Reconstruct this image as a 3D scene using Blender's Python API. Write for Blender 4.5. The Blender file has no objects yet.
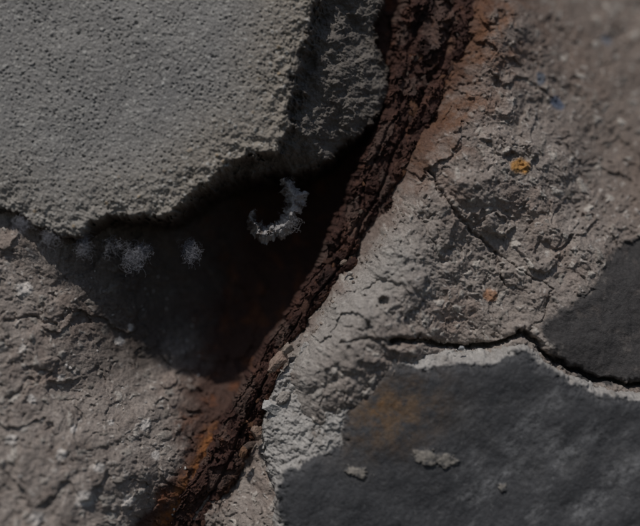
import bpy, math, random
import numpy as np
from mathutils import Vector
rng=np.random.RandomState(7); random.seed(7)
CZ=1.30   # height of the picture centre above the ground (m)
# ---------------------------------------------------------------- noise
PERM=rng.permutation(4096)
def hsh(ix,iy,s=0):
    return PERM[(PERM[(ix+s*131)&4095]+iy*17+s*7)&4095]
def gnoise(x,y,s=0):
    ix=np.floor(x).astype(np.int64); iy=np.floor(y).astype(np.int64)
    fx=x-ix; fy=y-iy
    u=fx*fx*fx*(fx*(fx*6-15)+10); v=fy*fy*fy*(fy*(fy*6-15)+10)
    def g(a,b,dx,dy):
        t=hsh(a,b,s)*(2*math.pi/4096.0)
        return np.cos(t)*dx+np.sin(t)*dy
    n00=g(ix,iy,fx,fy); n10=g(ix+1,iy,fx-1,fy)
    n01=g(ix,iy+1,fx,fy-1); n11=g(ix+1,iy+1,fx-1,fy-1)
    return 1.5*((n00*(1-u)+n10*u)*(1-v)+(n01*(1-u)+n11*u)*v)
def fbm(x,y,scale,oct=5,gain=0.5,s=0):
    a=1.0; r=0*x; f=1.0/scale; tot=0
    for o in range(oct):
        c,sn=math.cos(o*1.1),math.sin(o*1.1)
        n=gnoise((x*c-y*sn)*f+o*13.7,(x*sn+y*c)*f-o*9.1,s+o)
        r=r+a*n; tot+=a; a*=gain; f*=2.03
    return r/tot*1.4
def cells(x,y,size,s=0):
    X=x/size; Y=y/size
    ix=np.floor(X).astype(np.int64); iy=np.floor(Y).astype(np.int64)
    f1=np.full(X.shape,9.0); f2=np.full(X.shape,9.0)
    cid=np.zeros(X.shape,np.int64); dx1=np.zeros(X.shape); dy1=np.zeros(X.shape)
    for a in(-1,0,1):
        for b in(-1,0,1):
            h=hsh(ix+a,iy+b,s); h2=hsh(iy+b,ix+a,s+5)
            dx=X-(ix+a+h/4096.0); dy=Y-(iy+b+h2/4096.0)
            d=np.sqrt(dx*dx+dy*dy)
            c=d<f1
            f2=np.where(c,f1,np.minimum(f2,d))
            cid=np.where(c,(h*31+h2)&4095,cid); dx1=np.where(c,dx,dx1); dy1=np.where(c,dy,dy1)
            f1=np.where(c,d,f1)
    return f1,f2,cid,dx1*size,dy1*size
RA=rng.rand(8,4096)
def tri(x,y,size,s=0):
    """continuous faceted noise: planar triangles with sharp creases, -1..1"""
    X=x/size; Y=y/size
    k=(X+Y)*0.36602540378; U=X+k; V=Y+k
    i=np.floor(U).astype(np.int64); j=np.floor(V).astype(np.int64); fu=U-i; fv=V-j
    up=fu>fv
    v=lambda a,b:hsh(a,b,s)/2048.0-1
    v00=v(i,j); v11=v(i+1,j+1); vm=np.where(up,v(i+1,j),v(i,j+1))
    hi=np.maximum(fu,fv); lo=np.minimum(fu,fv)
    return v00*(1-hi)+vm*(hi-lo)+v11*lo
def ss(a,b,x):
    t=np.clip((x-a)/(b-a),0,1); return t*t*(3-2*t)
def lineD(x,y,pts):
    d=np.full(x.shape,1e9)
    for (x0,y0),(x1,y1) in zip(pts[:-1],pts[1:]):
        ex,ey=x1-x0,y1-y0; L=ex*ex+ey*ey
        t=np.clip(((x-x0)*ex+(y-y0)*ey)/L,0,1)
        d=np.minimum(d,np.hypot(x-x0-t*ex,y-y0-t*ey))
    return d
def polyD(x,y,pts):
    d=lineD(x,y,list(pts)+[pts[0]])
    ins=np.zeros(x.shape,bool); n=len(pts)
    for i in range(n):
        x0,y0=pts[i]; x1,y1=pts[(i+1)%n]
        if y0==y1: continue
        c=((y0>y)!=(y1>y))&(x<(x1-x0)*(y-y0)/(y1-y0)+x0)
        ins^=c
    return np.where(ins,-d,d)
def rbf(ctrl):
    c=np.array(ctrl,float); P=c[:,:2]/100; n=len(c)
    def k(r): return np.sqrt(r*r+0.12)
    A=k(np.hypot(P[:,None,0]-P[None,:,0],P[:,None,1]-P[None,:,1]))-0.02*np.eye(n)
    m=c[:,2].mean(); w=np.linalg.solve(A,c[:,2]-m)
    def f(x,y):
        r=np.full(x.shape,m)
        for i in range(n): r=r+w[i]*k(np.hypot(x/100-P[i,0],y/100-P[i,1]))
        return r
    return f
def axis(lo,hi,d0,d1,step):
    a=list(np.arange(d0,d1,step)); s=step; v=a[0]; left=[]
    while v>lo: s*=1.07; v-=s; left.append(v)
    s=step; v=a[-1]; right=[]
    while v<hi: s*=1.07; v+=s; right.append(v)
    return np.array(left[::-1]+a+right)
def mixc(a,b,t):
    return a*(1-t[...,None])+np.array(b)*t[...,None]
def raw_mesh(name,co,q,col,mat):
    me=bpy.data.meshes.new(name)
    me.vertices.add(len(co)); me.vertices.foreach_set('co',np.ascontiguousarray(co,np.float32).ravel())
    k=q.shape[1]
    me.loops.add(len(q)*k); me.loops.foreach_set('vertex_index',np.ascontiguousarray(q,np.int32).ravel())
    me.polygons.add(len(q)); me.polygons.foreach_set('loop_start',np.arange(len(q),dtype=np.int32)*k)
    me.polygons.foreach_set('loop_total',np.full(len(q),k,np.int32))
    me.polygons.foreach_set('use_smooth',np.ones(len(q),bool))
    me.update(calc_edges=True)
    at=me.color_attributes.new('Col','FLOAT_COLOR','POINT')
    c4=np.ones((len(co),4),np.float32); c4[:,:3]=np.clip(col,0.002,1)
    at.data.foreach_set('color',c4.ravel())
    me.materials.append(mat)
    ob=bpy.data.objects.new(name,me); bpy.context.scene.collection.objects.link(ob)
    return ob
def grid_mesh(name,X,Y,H,col,mask,mat):
    ny,nx=X.shape
    co=np.empty((ny*nx,3),np.float32)
    co[:,0]=(X.ravel()-320)*.001; co[:,1]=-H.ravel()*.001; co[:,2]=CZ+(263-Y.ravel())*.001
    I=np.arange(ny*nx).reshape(ny,nx)
    q=np.stack([I[:-1,:-1],I[1:,:-1],I[1:,1:],I[:-1,1:]],-1)
    fm=mask[:-1,:-1]&mask[1:,:-1]&mask[1:,1:]&mask[:-1,1:]
    q=q[fm]
    used=np.zeros(ny*nx,bool); used[q.ravel()]=True
    remap=np.cumsum(used)-1
    return raw_mesh(name,co[used],remap[q],col.reshape(-1,3)[used],mat)
# ---------------------------------------------------------------- materials
def mat_attr(name,var=0.25,sc=400,bump=0.0006,rough=0.9,spec=0.25,sc2=1500):
    m=bpy.data.materials.new(name); m.use_nodes=True; nt=m.node_tree; N=nt.nodes; L=nt.links
    b=N['Principled BSDF']; b.inputs['Roughness'].default_value=rough
    b.inputs['Specular IOR Level'].default_value=spec
    a=N.new('ShaderNodeAttribute'); a.attribute_name='Col'
    tc=N.new('ShaderNodeTexCoord')
    n1=N.new('ShaderNodeTexNoise'); n1.inputs['Scale'].default_value=sc; n1.inputs['Detail'].default_value=6; n1.inputs['Roughness'].default_value=.7
    L.new(tc.outputs['Object'],n1.inputs['Vector'])
    mr=N.new('ShaderNodeMapRange'); mr.inputs[1].default_value=.3; mr.inputs[2].default_value=.7
    mr.inputs[3].default_value=1-var; mr.inputs[4].default_value=1+var
    L.new(n1.outputs['Fac'],mr.inputs[0])
    vm=N.new('ShaderNodeVectorMath'); vm.operation='SCALE'
    L.new(a.outputs['Color'],vm.inputs[0]); L.new(mr.outputs[0],vm.inputs['Scale'])
    L.new(vm.outputs[0],b.inputs['Base Color'])
    n2=N.new('ShaderNodeTexNoise'); n2.inputs['Scale'].default_value=sc2; n2.inputs['Detail'].default_value=4; n2.inputs['Roughness'].default_value=.7
    L.new(tc.outputs['Object'],n2.inputs['Vector'])
    bp=N.new('ShaderNodeBump'); bp.inputs['Strength'].default_value=1; bp.inputs['Distance'].default_value=bump
    L.new(n2.outputs['Fac'],bp.inputs['Height']); L.new(bp.outputs[0],b.inputs['Normal'])
    return m
M_wall=mat_attr('broken_concrete',.34,350,.0012,sc2=700)
M_slab=mat_attr('cement_face',.28,600,.0010,sc2=900)
M_coat=mat_attr('dark_coating',.28,250,.0005,.70,.3,700)
M_rust=mat_attr('rusted_steel',.45,300,.0012,.8,.2,900)
M_web=mat_attr('web_silk',.2,600,.0006,.9,.1)
# ---------------------------------------------------------------- shapes in the wall plane (mm)
BAR=[(-260,470,560,-240),(-120,440,535,-125),(0,400,490,-72),(30,396,482,-69),(60,390,466,-66),(100,384,450,-62),(150,366,420,-60),(200,348,402,-60),(250,326,370,-58),
     (300,296,326,-52),(340,272,298,-50),(380,248,277,-48),(420,225,262,-48),(460,203,248,-48),(526,160,208,-48),(600,112,170,-50),(760,0,70,-55)]
BAR=np.array(BAR,float)
# ---------------- base wall
xs=axis(-1500,2100,-15,655,.8); ys=axis(-1500,1290,-15,541,.8)
X,Y=np.meshgrid(xs,ys)
ctrl=[(-150,240,-12),(-150,400,12),(-150,620,60),(0,0,-60),(0,150,-40),(200,0,-100),(150,100,-100),(-150,0,-60),
(0,235,-14),(0,350,4),(0,440,30),(0,526,60),(0,620,75),(60,255,-42),(70,350,-30),(80,450,4),(80,526,28),(60,620,40),
(130,240,-92),(130,330,-84),(130,390,-62),(130,440,-26),(120,526,-6),(190,240,-140),(190,320,-128),(188,400,-94),(165,480,-44),(140,540,-30),
(240,240,-170),(240,330,-144),(225,390,-116),(205,450,-80),(185,520,-62),(300,120,-150),(300,180,-185),(300,250,-160),(270,320,-125),(380,0,-100),(380,60,-100),(370,130,-130),
(440,0,-100),(420,100,-92),(385,180,-92),(350,250,-92),(310,310,-82),(260,390,-80),(220,470,-78),(180,540,-80),
(510,0,-78),(478,60,-62),(460,110,-50),(430,160,-42),(410,205,-38),(378,250,-34),(335,305,-28),(305,345,-26),(285,390,-32),(268,440,-42),(240,500,-44),(220,540,-46),
(560,60,-100),(640,0,-195),(640,60,-160),(640,120,-130),(740,0,-230),(740,-100,-290),(640,-100,-260),(560,0,-130),(560,-100,-190),(480,-100,-140),(560,200,-52),(500,250,-30),(640,240,-75),(450,300,-24),(540,320,-22),(640,380,-30),(740,300,-70),(450,400,-35),(600,450,-35),(400,520,-40),(640,600,-35)]
fb=rbf(ctrl)
wx=X+fbm(X,Y,55,5,.6,3)*14; wy=Y+fbm(X,Y,55,5,.6,11)*14
H=fb(np.clip(X,-150,740),np.clip(Y,-100,600))-np.clip(-60-Y,0,400)*.25*ss(440,560,X)
right=ss(0,1,(X-np.interp(Y,BAR[:,0],BAR[:,2]))/25+.3)
farR=ss(480,600,X-.4*Y)       # weathered smoother area, upper right
gx=(wx*0.8+wy*0.6); gy=(-wx*0.6+wy*0.8)
rough=1-.35*farR
H+=rough*(tri(wx,wy,70,1)*8+tri(wx*.8+wy*.6,wy*.8-wx*.6,31,2)*3.6+tri(wx*.5+wy*.87,wy*.5-wx*.87,14,4)*1.6)
H+=fbm(X,Y,70,3,.5,21)*4+fbm(X,Y,15,6,.74,31)*3.3*rough
H+=right*rough*(tri(gx/2.6,gy,19,8)*3.0+fbm(gx/3,gy,12,4,.6,41)*1.8)
stp=ss(.15,.19,fbm(wx,wy,85,3,.5,57))*(1-.5*farR); H+=stp*4.5
stp=ss(.30,.34,fbm(wx,wy,40,3,.5,59)); H-=stp*2.4
# cracks
jx=X+fbm(X,Y,14,4,.6,61)*4; jy=Y+fbm(X,Y,14,4,.6,67)*4
for pts,w,dep in [([(432,168),(450,200),(472,226),(500,252),(512,285)],1.8,8),
                  ([(400,190),(428,225),(446,262)],1.2,3),
                  ([(392,343),(420,341),(455,350),(495,348),(530,335),(556,360),(600,381),(640,388),(900,392)],2.6,26),
                  ([(340,343),(370,339),(395,342)],1.2,6),
                  ([(500,252),(560,290),(548,322),(532,336)],1.0,4),([(0,322),(30,318),(52,330)],1.6,5)]:
    wv=w*(1+.5*fbm(X,Y,30,3,.6,68))
    d=lineD(jx,jy,pts); H-=dep*np.exp(-(d/wv)**2)
hd=np.hypot((X-385)*1.0+fbm(X,Y,8,2,.5,70),Y-302); H-=9*(1-ss(3.6,6.0,hd)); H+=1.3*np.exp(-((hd-8)/2.2)**2)
# aggregate of several sizes
f1,f2,cid,dx,dy=cells(wx,wy,13,15)
rad=.16+.26*RA[3][cid]; st=(RA[4][cid]>.60)*(1-ss(rad*.75,rad,f1))
H+=st*2.0*(1-(f1/(rad+.01))**2)
g1,g2,gid,_,_=cells(wx,wy,5,16)
gr=(RA[5][gid]>.55)*(1-ss(.2,.36,g1)); H+=gr*1.0*(.4+RA[4][gid])
p1,p2,pid,_,_=cells(wx,wy,8,19); H-=(RA[5][pid]>.8)*(1-ss(.1,.34,p1))*2.4
# colour
n1=fbm(X,Y,90,4,.55,71); n2=fbm(X,Y,22,6,.68,81)
col=np.zeros(X.shape+(3,)); col[:]=(.266,.229,.202)
col=mixc(col,(.37,.325,.29),ss(0,.8,n2)*.75); col=mixc(col,(.155,.123,.105),ss(0,.8,-n2)*.8)
col=mixc(col,(.27,.19,.15),ss(0,.8,n1)*.55)
col=mixc(col,(.175,.135,.110),farR*.65)
stc=np.stack([.17+.34*RA[6][cid],.15+.32*RA[6][cid],.13+.29*RA[6][cid]],-1)
col=col*(1-.85*st[...,None])+stc*.85*st[...,None]
col=mixc(col,(.48,.44,.40),gr*(RA[6][gid]>.6)*.75); col=mixc(col,(.11,.09,.08),gr*(RA[6][gid]<.25)*.7)
pale=np.exp(-(lineD(X,Y,[(395,260),(340,310),(300,345),(280,400)])/36)**2)*right
col=mixc(col,(.34,.322,.298),pale*.65)
# rust contamination
bl=np.interp(Y,BAR[:,0],BAR[:,1]); br=np.interp(Y,BAR[:,0],BAR[:,2])
dR=X-br+fbm(X,Y,34,5,.68,91)*34; dL=bl-X+fbm(X,Y,30,4,.6,93)*20
top=1-ss(120,230,Y)
rr=np.exp(-np.clip(dR,0,None)/(4+20*top))*(X>(bl+br)/2)
col=mixc(col,(.10,.047,.028),np.clip(rr,0,.9)*(.4+.6*top))
rr2=np.exp(-(np.clip(X-br-10,0,None)/55)**2)*top*ss(-.3,.55,fbm(X,Y,28,6,.7,96))*(X>br-10)
col=mixc(col,(.165,.078,.040),rr2*.8)
# recess under the slab: shade painted into the wall colour, plus rust dust
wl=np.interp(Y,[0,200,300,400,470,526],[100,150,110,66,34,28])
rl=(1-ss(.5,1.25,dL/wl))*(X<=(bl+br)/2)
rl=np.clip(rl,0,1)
recess_shade=ss(15,130,X)*(1-ss(330,400,Y+fbm(X,Y,50,4,.6,98)*40))*(X<=(bl+br)/2)
col=mixc(col,(.058,.045,.038),recess_shade*.82)
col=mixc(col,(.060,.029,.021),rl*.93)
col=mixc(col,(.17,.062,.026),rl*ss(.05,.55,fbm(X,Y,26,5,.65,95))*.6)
od=lineD(jx,jy,[(208,440),(190,480),(172,512),(150,545)])
col=mixc(col,(.33,.13,.04),np.exp(-(od/7)**2)*.8*ss(-.5,.2,fbm(X,Y,14,5,.7,97)))
def blob(x0,y0,r,c,k=.9,asp=1.0):
    global col
    d=np.hypot((jx-x0)/asp,jy-y0); col=mixc(col,c,(1-ss(r*.55,r,d))*k)
blob(527,163,11,(.40,.20,.05),.9,1.2); blob(496,296,8,(.36,.17,.08),.75,1.2)
blob(555,68,9,(.08,.11,.15),.75,.7); blob(574,92,9,(.07,.11,.18),.75,1.1); blob(640,15,10,(.2,.24,.30),.5)
for a,b,r in [(18,290,9),(140,430,8),(85,500,11),(62,455,8),(30,400,6),(150,462,6),(110,345,5),(120,330,5),(40,515,9),(12,440,7),(98,470,6),(55,380,5),(125,505,7),(70,430,5),(20,350,6),(105,425,4)]:
    blob(a,b,r,(.60,.56,.52),.85)
H+=2.5*(1-ss(3,11,np.hypot(jx-527,jy-163)))
# dark coating remaining on the right part of the wall
C2=[(1400,60),(700,205),(640,243),(618,262),(598,290),(565,312),(545,330),(560,362),(600,384),(640,391),(1400,400)]
kx=X+fbm(X,Y,40,6,.68,62)*11; ky=Y+fbm(X,Y,40,6,.68,63)*11
d2=polyD(kx,ky,C2)
c2=1-ss(-4,4,d2+fbm(X,Y,9,4,.7,64)*5); body=1-ss(-9,2,d2)
Hs=fb(np.clip(X,-150,740),np.clip(Y,-100,600))+5+fbm(X,Y,60,4,.5,101)*5+tri(wx,wy,34,102)*1.2+fbm(X,Y,10,5,.7,103)*1.2
crk=np.exp(-(lineD(jx,jy,[(530,335),(556,360),(600,381),(640,388),(900,392)])/2.6)**2)
H=H*(1-body)+(Hs-20*crk)*body
col=mixc(col,(.048,.046,.046),c2*(.96-.25*ss(.1,.7,fbm(X,Y,25,6,.7,105))))
H_base=H.copy()
def hwall(px,py):
    return H_base[np.searchsorted(ys,py),np.searchsorted(xs,px)]
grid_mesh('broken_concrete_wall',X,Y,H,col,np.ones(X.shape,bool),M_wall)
# ---------------- upper-left slab
P1=[(-1700,205),(-60,205),(0,208),(14,212),(28,222),(48,230),(66,236),(78,234),(84,221),(104,213),(128,214),(150,214),(168,212),(180,198),(192,186),(206,181),(214,170),(226,160),(246,151),(264,150),(276,140),(284,122),(286,96),(290,62),(300,34),(308,0),(312,-60),(290,-200),(150,-1700),(-1700,-1700)]
P2=[(-1700,209),(-60,209),(0,212),(14,217),(28,227),(48,236),(66,243),(79,241),(88,230),(106,221),(128,222),(150,222),(172,220),(184,207),(196,195),(210,190),(222,182),(240,174),(266,170),(292,172),(316,162),(338,150),(358,132),(378,112),(394,88),(392,62),(382,36),(375,15),(384,0),(388,-60),(350,-200),(210,-1700),(-1700,-1700)]
xs2=axis(-1500,700,-12,410,.72); ys2=axis(-1500,255,-12,256,.72)
X,Y=np.meshgrid(xs2,ys2)
e=fbm(X,Y,26,5,.62,111)*6; e2=fbm(X,Y,26,5,.62,117)*6
sc_=0.45+.55*ss(170,260,X)
jx=X+e*sc_+fbm(X,Y,6,3,.65,119)*2.2; jy=Y+e2*sc_+fbm(X,Y,6,3,.65,121)*3.4
bx=X+fbm(X,Y,45,6,.65,112)*16*ss(230,290,X); by=Y+fbm(X,Y,45,6,.65,113)*10*ss(230,290,X)
d1=polyD(np.where(X>0,bx+jx-X,jx),by+jy-Y,P1); do=polyD(jx,jy,P2)
t=np.clip(d1/(np.clip(d1,0,None)+np.clip(-do,.001,None)+1e-6),0,1)
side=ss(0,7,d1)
wxx=X+fbm(X,Y,40,4,.6,123)*10; wyy=Y+fbm(X,Y,40,4,.6,125)*10
Hf=fbm(X,Y,150,3,.5,131)*4+fbm(X,Y,30,4,.55,133)*.9+fbm(X,Y,4.5,4,.75,135)*.9
q1,q2,qid,_,_=cells(X+fbm(X,Y,6,2,.5,137)*1.2,Y+fbm(X,Y,6,2,.5,138)*1.2,3.4,17)
coarse=ss(-.5,.5,fbm(X,Y,50,4,.6,136))*.6+.5
grn=(RA[3][qid]>.45)*(1-ss(.15,.5,q1))
Hf+=grn*.9*(.4+RA[4][qid])*coarse; Hf-=(RA[5][qid]>.80)*(1-ss(.15,.5,q1))*1.8*coarse
k1,k2,kid,_,_=cells(X,Y,11,18); sg=(RA[3][kid]>.75)*(1-ss(.10,.22,k1))
v1,_,vid,_,_=cells(X,Y,19,20); Hf-=(RA[4][vid]>.80)*(1-ss(.04,.05+.09*RA[2][vid],v1+.05*fbm(X,Y,4,2,.5,160)))*2.2
nearE=ss(-60,-4,d1)
Hf+=sg*1.5*(.3+.7*nearE)
Hf-=nearE**3*6*(.6+.6*fbm(X,Y,12,4,.6,139)); Hf+=nearE*(fbm(X,Y,9,5,.7,141)*2.2+tri(wxx,wyy,13,142)*1.5)
Hb=-30*ss(0,.24,t)-36*t**1.3+(tri(wxx,wyy,42,21)*12+tri(wxx*.7+wyy*.7,wyy*.7-wxx*.7,19,22)*5+tri(wxx,wyy,9,23)*1.4+fbm(X,Y,14,6,.72,143)*5)*ss(0,.25,t)
Hh=np.where(d1>0,Hb*side+(Hf-2)*(1-side),Hf)
drop=np.clip(do,0,None)
Hh=Hh-np.minimum(drop*12,180)
m=do<18
col=np.zeros(X.shape+(3,)); col[:]=(.275,.266,.252)
n2=fbm(X,Y,60,5,.6,151)
col=mixc(col,(.335,.322,.30),ss(0,.9,n2)*.6); col=mixc(col,(.225,.22,.215),ss(0,.9,-n2)*.6)
warm=ss(-90,-5,d1)*(.5+.5*ss(60,240,X))
col=mixc(col,(.31,.262,.205),warm*.6)
col=mixc(col,(.47,.455,.42),grn*(RA[6][qid]>.68)*.75); col=mixc(col,(.11,.105,.10),grn*(RA[6][qid]<.18)*.8)
col=mixc(col,(.42,.31,.19),sg*(RA[6][kid]>.5)*nearE*.7); col=mixc(col,(.5,.49,.46),sg*(RA[6][kid]<.3)*.7)
col=mixc(col,(.140,.125,.112),side*.9); col=mixc(col,(.080,.068,.060),side*ss(-.1,.6,fbm(X,Y,20,5,.65,153))*.65)  # broken side face: its shade is painted in as darker colour, with random blotches
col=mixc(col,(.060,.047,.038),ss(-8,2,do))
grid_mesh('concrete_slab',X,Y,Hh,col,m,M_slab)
# ---------------- lower-right coated chunk
PO=[(255,1700),(258,620),(272,526),(272,492),(263,462),(262,432),(272,402),(284,372),(302,347),(340,341),(400,345),(455,355),(495,353),(530,342),(554,366),(600,388),(640,395),(1700,402),(1700,1700)]
PI=[(270,1700),(272,620),(282,526),(276,500),(282,478),(298,468),(330,452),(343,438),(348,420),(362,395),(378,376),(396,364),(430,368),(456,366),(486,362),(530,352),(556,374),(604,395),(642,401),(1700,408),(1700,1700)]
xs3=axis(200,2100,235,655,.75); ys3=axis(300,1290,325,541,.75)
X,Y=np.meshgrid(xs3,ys3)
jx=X+fbm(X,Y,22,5,.65,161)*6; jy=Y+fbm(X,Y,22,5,.65,163)*6
do=polyD(jx,jy,PO); jx2=X+fbm(X,Y,34,6,.66,165)*9; jy2=Y+fbm(X,Y,34,6,.66,167)*9; di=polyD(jx2,jy2,PI)
t=np.clip(np.clip(di,0,None)/(np.clip(di,0,None)+np.clip(-do,.5,None)),0,1)
wxx=X+fbm(X,Y,30,5,.62,171)*9; wyy=Y+fbm(X,Y,30,5,.62,173)*9
us=(X*.75-Y*.66); vs=(X*.66+Y*.75)
Hp=6+fbm(X,Y,130,3,.5,175)*6+fbm(X,Y,40,4,.5,177)*1.8+fbm(X,Y,7,5,.74,179)*.5+tri(wxx,wyy,60,31)*1.0
Hp+=fbm(us/2.5,vs,16,5,.7,178)*.5
Hp-=3.5*ss(-14,-1,di)**2*(1+fbm(X,Y,10,4,.6,180))
FL=[(436,461,10,3.2,.15),(357,474,8,2.2,.4),(505,490,5,1.6,0)]
fm=0*X
for (a,b,r,asp,rt) in FL:
    c,s=math.cos(rt),math.sin(rt); ax=X-a+fbm(X,Y,12,5,.7,182)*9; ay=Y-b+fbm(X,Y,12,5,.7,184)*7
    u=ax*c+ay*s; v=-ax*s+ay*c
    fm=np.maximum(fm,1-ss(r*.6,r*.8,np.hypot(u/asp,v)))
Hp+=fm*(2.2+fbm(X,Y,8,4,.6,186))
Hr=(tri(wxx,wyy,30,33)*5+tri(wxx*.7+wyy*.7,wyy*.7-wxx*.7,13,34)*2.4+fbm(X,Y,12,6,.73,181)*4.4)
pc1,_,pcid,_,_=cells(wxx,wyy,7,35); Hr-=(RA[3][pcid]>.7)*(1-ss(.12,.4,pc1))*2.4; Hr+=(RA[3][pcid]<.3)*(1-ss(.2,.4,pc1))*1.3
rim=ss(0,5,di)
Hh=Hp-(2.4*ss(-1,2,di))-28*t**1.2*rim+Hr*rim*(1-.3*t)
Hh-=np.minimum(np.clip(do,0,None)*9,90)
col=np.zeros(X.shape+(3,)); col[:]=(.050,.051,.054)
n2=fbm(X,Y,55,6,.7,183)
col=mixc(col,(.086,.085,.085),ss(.0,.8,n2)*.7); col=mixc(col,(.028,.029,.032),ss(0,.7,-n2)*.75)
sm=ss(.10,.7,fbm(us/3.0,vs,26,6,.74,185))*ss(430,560,X+.5*(Y-380))
col=mixc(col,(.18,.18,.182),sm*.7)
for (x0,y0,x1,y1,w_) in [(515,445,560,398,12),(585,515,632,470,14),(560,470,600,430,9),(470,500,520,468,9)]:
    dd=lineD(jx2,jy2,[(x0,y0),(x1,y1)]); col=mixc(col,(.20,.20,.202),np.exp(-(dd/w_)**2)*ss(-.4,.4,fbm(us/2,vs,9,6,.75,193))*.7)
col=mixc(col,(.16,.16,.158),ss(.35,.8,fbm(X,Y,7,4,.65,187))*.45)
st=np.exp(-(((X-390-.4*(420-Y))/46)**2+((Y-416)/34)**2))*ss(-.5,.5,fbm(X,Y,22,6,.75,189))
col=mixc(col,(.115,.074,.043),np.clip(st*1.3,0,.88))
st2=np.exp(-(((X-384)/20)**2+((Y-412)/16)**2))*ss(-.1,.6,fbm(X,Y,10,5,.8,194))
col=mixc(col,(.19,.10,.04),np.clip(st2,0,.75))
col=mixc(col,(.27,.245,.21),fm*ss(-.5,.2,fbm(X,Y,9,4,.65,188))*.85)
rc=np.zeros(X.shape+(3,)); rc[:]=(.315,.300,.282)
n3=fbm(X,Y,18,6,.68,191); rc=mixc(rc,(.18,.163,.146),ss(0,.7,n3)*.85); rc=mixc(rc,(.42,.405,.38),ss(0,.8,-n3)*.6)
ci=ss(-2,2,di+fbm(X,Y,6,3,.6,192)*3)[...,None]; col=col*(1-ci)+rc*ci
grid_mesh('coated_concrete_chunk',X,Y,Hh,col,do<11,M_coat)
# ---------------- corroded steel bar
S=np.arange(-255,755,.75); T=np.linspace(-1,1,140)
TT,SS=np.meshgrid(T,S)
L=np.interp(SS,BAR[:,0],BAR[:,1]); R=np.interp(SS,BAR[:,0],BAR[:,2]); Z=np.interp(SS,BAR[:,0],BAR[:,3])
k=np.ones(41)/41
L=np.apply_along_axis(lambda a:np.convolve(np.pad(a,20,'edge'),k,'valid'),0,L);R=np.apply_along_axis(lambda a:np.convolve(np.pad(a,20,'edge'),k,'valid'),0,R)
W=(R-L)/2; C=(L+R)/2
ed=fbm(SS,TT*0+3,50,7,.74,201)*15; ed2=fbm(SS,TT*0+90,50,7,.74,203)*13
px=C+TT*(W+2)+np.where(TT>0,ed*TT,-ed2*-TT)
py=SS+TT*W*.35
a_=TT*W
bx_=px+fbm(px,py,18,5,.65,240)*8; by_=py+fbm(px,py,18,5,.65,241)*8
ca,sa=math.cos(math.radians(60)),math.sin(math.radians(60))
al=(-bx_*ca+by_*sa); ac=(bx_*sa+by_*ca)
ter=fbm(ac,al*.6,30,5,.6,205)
lv=ter*2.8; fl=np.floor(lv); fr=lv-fl
terr=(fl+ss(.85,1.0,fr))*4.6
fc1,fc2,fcid,fdx,fdy=cells(ac/14,al/24,1.0,43)
plates=(RA[0][fcid]-.5)*6+(RA[1][fcid]-.5)*9*fdx+(RA[2][fcid]-.5)*9*fdy
groove=-6*np.exp(-((TT-.15+.45*fbm(SS,SS*0+7,120,3,.5,209))/.06)**2)-4*np.exp(-((TT+.5+.4*fbm(SS,SS*0+17,90,3,.5,211))/.05)**2)
hh=Z+1+terr+groove+plates*.8+fbm(ac,al*.85,14,6,.72,213)*2.9+tri(bx_,by_,13,41)*2.0
hh-=45*np.abs(TT)**7
colr=np.zeros(px.shape+(3,)); colr[:]=(.056,.028,.022)
r1=fbm(ac,al*.55,24,6,.68,215); r2=fbm(px,py,14,6,.7,217)
colr=mixc(colr,(.110,.054,.039),ss(.0,.6,r1)*.75); colr=mixc(colr,(.024,.016,.015),ss(0,.6,-r1)*.75)
colr=mixc(colr,(.19,.078,.034),ss(.2,.8,r2)*.5)
colr=mixc(colr,(.14,.10,.083),(RA[4][fcid]>.75)*.4+0*px)
colr=mixc(colr,(.22,.10,.05),ss(.35,.95,TT)*ss(150,240,SS)*ss(-.3,.5,r2)*.6)
bar=grid_mesh('rusted_steel_bar',px,py,hh,colr,np.ones(px.shape,bool),M_rust)
# ---------------- rust flakes and chips
def lumps(name,specs,mat):
    import bmesh
    V=[];F=[];Cc=[];o=0
    for i,(a,b,h,rx,ry,rz,rot,c) in enumerate(specs):
        bm=bmesh.new(); bmesh.ops.create_icosphere(bm,subdivisions=5 if rx>4.5 else 3,radius=1)
        P=np.array([v.co[:] for v in bm.verts]); fs=np.array([[v.index for v in f.verts] for f in bm.faces]); bm.free()
        big=rx>4.5
        for kk in range(8 if big else 10):
            n=rng.normal(size=3); n/=np.linalg.norm(n); dd=P@n; lim=(.45 if big else .35)+.4*rng.rand()
            ov=np.clip(dd-lim,0,None); P=P-ov[:,None]*n
        dn=fbm(P[:,0]*10+i*37+P[:,2]*3,P[:,1]*10+P[:,2]*7,9,6,.72,300+i%9)
        P=P*(1+(.36 if big else .2)*dn[:,None])
        P=P*np.array([rx,ry,rz]); cr,sr=math.cos(rot),math.sin(rot)
        x=P[:,0]*cr-P[:,1]*sr; y=P[:,0]*sr+P[:,1]*cr
        V.append(np.stack([(a+x-320)*.001,-(h+P[:,2])*.001,CZ+(263-(b+y))*.001],1)); F.append(fs[:,::-1]+o); o+=len(P)
        Cc.append(np.array(c)[None]*(1+.3*dn[:,None]))
    return raw_mesh(name,np.concatenate(V),np.concatenate(F),np.concatenate(Cc),mat)
sp=[]
for i in range(190):
    y=rng.uniform(-10,535)
    l=np.interp(y,BAR[:,0],BAR[:,1]); r=np.interp(y,BAR[:,0],BAR[:,2]); z=np.interp(y,BAR[:,0],BAR[:,3])
    tt=rng.choice([rng.uniform(-.8,.8),rng.uniform(.75,1.05)]); x=(l+r)/2+tt*(r-l)/2
    s=rng.uniform(.8,3.0)*(1+(rng.rand()>.9)); c=random.choice([(.08,.042,.03),(.12,.06,.035),(.06,.035,.028),(.16,.08,.045),(.11,.08,.065)])
    sp.append((x,y,z-2+rng.uniform(-4,3)-(10 if tt>.8 else 0),s*2.0,s*.9,s*.4,math.radians(-58+rng.uniform(-45,45)),c))
fl=lumps('rust_flakes',sp,M_rust); fl.parent=bar
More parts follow.
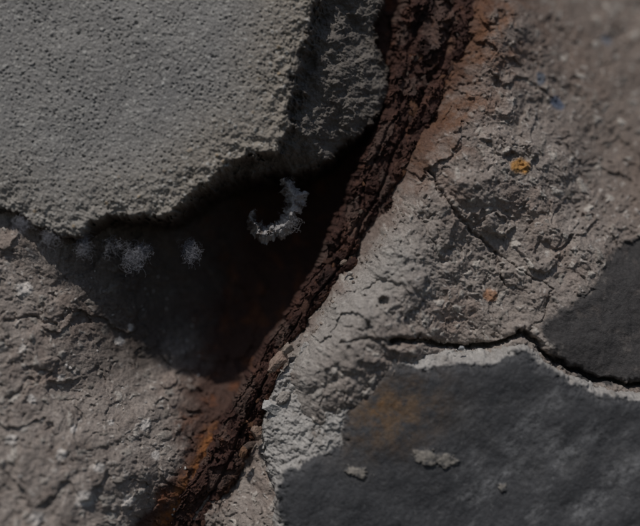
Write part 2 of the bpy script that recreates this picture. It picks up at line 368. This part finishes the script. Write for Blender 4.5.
G=(.33,.30,.27); Wt=(.42,.41,.39); Pk=(.30,.22,.175)
sp=[(277,365,-28,15,8,9,-1.0,Pk),(286,352,-27,10,6,6,-.8,(.28,.23,.19)),(269,411,-27,13,8,8,.5,Wt),(283,401,-26,9,6,6,-.9,G),
(254,438,-35,6,9,6,.2,(.24,.17,.13)),(345,262,-38,6,3,4,-.5,(.26,.2,.16)),(352,274,-34,4,3,3,0,G),
(360,378,4,7,4,3,.8,Wt),(362,368,-2,5,4,4,0,(.36,.37,.39)),(463,350,-9,4,3,3,0,(.36,.37,.38)),(240,458,-38,5,7,4,.4,(.18,.10,.06))]
for i in range(130):
    y=rng.uniform(200,520); r=np.interp(y,BAR[:,0],BAR[:,2]); x=r+rng.uniform(-2,14)
    s=rng.uniform(.7,2.4); g=rng.uniform(.15,.36); sp.append((x,y,hwall(x,y)+s*.1,s*1.4,s,s*.7,rng.uniform(0,3),(g,g*.83,g*.70)))
for i in range(90):
    x=rng.uniform(0,190);y=rng.uniform(270,526);s=rng.uniform(.8,2.2); g=rng.uniform(.2,.5)
    sp.append((x,y,hwall(x,y)+s*.1,s*1.3,s,s*.8,rng.uniform(0,3),(g,g*.94,g*.88)))
lumps('concrete_rubble',sp,M_wall)
# ---------------- cobwebs: wads of very fine curly threads hanging from the edge
def tubes(name,paths,mat,colr):
    V=[];F=[];o=0
    for P,r in paths:
        P=np.array(P,float); n=len(P); K=3
        r=np.broadcast_to(r,(n,)); tg=np.gradient(P,axis=0); tg/=np.linalg.norm(tg,axis=1)[:,None]+1e-9
        up=np.array([.3,.2,1.]); a=np.cross(tg,up); a/=np.linalg.norm(a,axis=1)[:,None]+1e-9; b=np.cross(tg,a)
        ang=np.arange(K)*2*math.pi/K
        ring=P[:,None]+r[:,None,None]*(np.cos(ang)[None,:,None]*a[:,None]+np.sin(ang)[None,:,None]*b[:,None])
        V.append(ring.reshape(-1,3))
        I=np.arange(n-1)[:,None]*K; kk=np.arange(K)[None]; k2=(kk+1)%K
        F.append(np.stack([I+kk,I+k2,I+K+k2,I+K+kk],-1).reshape(-1,4)+o)
        o+=n*K
    V=np.concatenate(V); co=np.stack([(V[:,0]-320)*.001,-V[:,2]*.001,CZ+(263-V[:,1])*.001],1)
    return raw_mesh(name,co,np.concatenate(F),np.tile(np.array(colr),(len(co),1)),mat)
def wad(cx,cy,h,w,l,n,down=.12):
    out=[]
    cs=[(cx+rng.normal()*w*.28,rng.rand()) for _ in range(6)]
    for i in range(n):
        m=34; q=cs[rng.randint(6)]; t0=np.clip(q[1]*.6+rng.rand()*.4,0,1)**1.5
        p=np.array([q[0]+rng.normal()*w*.15*(1-.55*t0),cy-l*.5+t0*l*.7,h+rng.normal()*2.5])
        d=rng.normal(size=3); P=[p.copy()]
        for k in range(m):
            d=d*.78+rng.normal(size=3)*.5; st_=d/np.linalg.norm(d)*rng.uniform(.5,1.1)
            pull=np.array([(cx-p[0])*.02,down,(h-p[2])*.08]); p=p+st_+pull; P.append(p.copy())
        out.append((P,rng.uniform(.04,.11)))
    return out
for (a,b,h,w,l,n) in [(131,260,-26,32,26,280),(188,257,-30,12,34,150),(80,250,-14,12,24,110),(18,226,-4,18,18,60),(45,240,-8,14,16,60),(108,246,-20,20,14,50)]:
    tubes('spider_web',wad(a,b,h,w,l,n),M_web,(.29,.295,.325))
# torn papery cocoon: a crumpled, open curl of film
cp=np.array([(281,174),(288,182),(293,194),(293,206),(288,218),(281,228),(269,231),(258,231),(250,226),(248,215),(253,205)],float)
NN=260
tt=np.linspace(0,len(cp)-1,NN); cx=np.interp(tt,range(len(cp)),cp[:,0]); cy=np.interp(tt,range(len(cp)),cp[:,1])
kk=np.ones(17)/17; cx=np.convolve(np.pad(cx,8,'edge'),kk,'valid'); cy=np.convolve(np.pad(cy,8,'edge'),kk,'valid')
nx_=np.gradient(cy); ny_=-np.gradient(cx); ln=np.hypot(nx_,ny_)+1e-9; nx_/=ln; ny_/=ln
MM=60; ww=np.linspace(-1,1,MM); II,WW=np.meshgrid(np.arange(NN),ww,indexing='ij')
wd=np.interp(tt,[0,1,2,3,4,5,6,7,8,10],[3,8,10,10,9,11,7,8,6,2])[:,None]
e1=fbm(II*.5,WW*0+5,11,6,.75,411)*.9; e2_=fbm(II*.5,WW*0+95,11,6,.75,417)*.9
off=WW*wd*(1+np.where(WW>0,e1,e2_))+fbm(II*.5,WW*0+50,14,4,.6,412)*4
xx=cx[:,None]+nx_[:,None]*off; yy=cy[:,None]+ny_[:,None]*off
xx=xx+fbm(xx,yy,7,4,.7,418)*2.2; yy=yy+fbm(xx,yy,7,4,.7,419)*2.2
zz=-52+7*np.cos(WW*2.2)+fbm(xx,yy,11,5,.62,413)*5+tri(xx,yy,9,414)*2.2
co=np.stack([(xx-320)*.001,-zz*.001,CZ+(263-yy)*.001],-1).reshape(-1,3)
I=np.arange(NN*MM).reshape(NN,MM); q=np.stack([I[:-1,:-1],I[:-1,1:],I[1:,1:],I[1:,:-1]],-1)
hol=(fbm(xx,yy,9,5,.75,415)<.45)[:-1,:-1]
q=q[hol]
cc=mixc(np.tile(np.array((.35,.335,.33)),(NN,MM,1)),(.11,.09,.08),ss(-.1,.45,fbm(xx,yy,9,5,.65,416)+.35*(np.clip((tt[:,None]-6)/3,0,1))))
coc=raw_mesh('insect_cocoon',co,q,cc.reshape(-1,3),M_web)
for j,(a,b,w,l,n) in enumerate([(286,226,20,14,50),(291,196,9,24,30)]):
    f_=tubes('silk',wad(a,b,-46,w,l,n,.02),M_web,(.28,.27,.28)); f_.parent=coc
# ---------------- ground in front of the wall
gx_=np.array([(-60,-60,0),(60,-60,0),(60,60,0),(-60,60,0)],float)
gm=mat_attr('soil',.3,20,.01)
raw_mesh('ground',gx_,np.array([[0,1,2,3]]),np.tile(np.array((.12,.11,.095)),(4,1)),gm)
# ---------------- light
v=Vector((.24,.50,-.83)).normalized()
sd=bpy.data.lights.new('sun','SUN'); sd.energy=2.5; sd.angle=math.radians(.5); sd.color=(1,.955,.91)
so=bpy.data.objects.new('sun',sd); so.rotation_euler=v.to_track_quat('-Z','Y').to_euler(); bpy.context.scene.collection.objects.link(so)
w=bpy.data.worlds.new('World'); bpy.context.scene.world=w; w.use_nodes=True
nt=w.node_tree; bg=nt.nodes['Background']; sk=nt.nodes.new('ShaderNodeTexSky'); sk.sky_type='NISHITA'; sk.sun_disc=False
sk.sun_elevation=math.asin(-v.z); sk.sun_rotation=math.atan2(-v.x,-v.y)
nt.links.new(sk.outputs[0],bg.inputs[0]); bg.inputs[1].default_value=.05
# ---------------- camera
cd=bpy.data.cameras.new('camera'); cam=bpy.data.objects.new('camera',cd); bpy.context.scene.collection.objects.link(cam)
cam.location=(0,-1.80,CZ); cam.rotation_euler=(math.radians(90),0,0)
cd.lens=100; cd.sensor_width=36; cd.clip_end=500; cd.clip_start=.05
cd.dof.use_dof=True; cd.dof.focus_distance=1.835; cd.dof.aperture_fstop=1.0
bpy.context.scene.camera=cam
s=bpy.context.scene; s.view_settings.view_transform='Standard'; s.view_settings.look='None'; s.view_settings.exposure=0
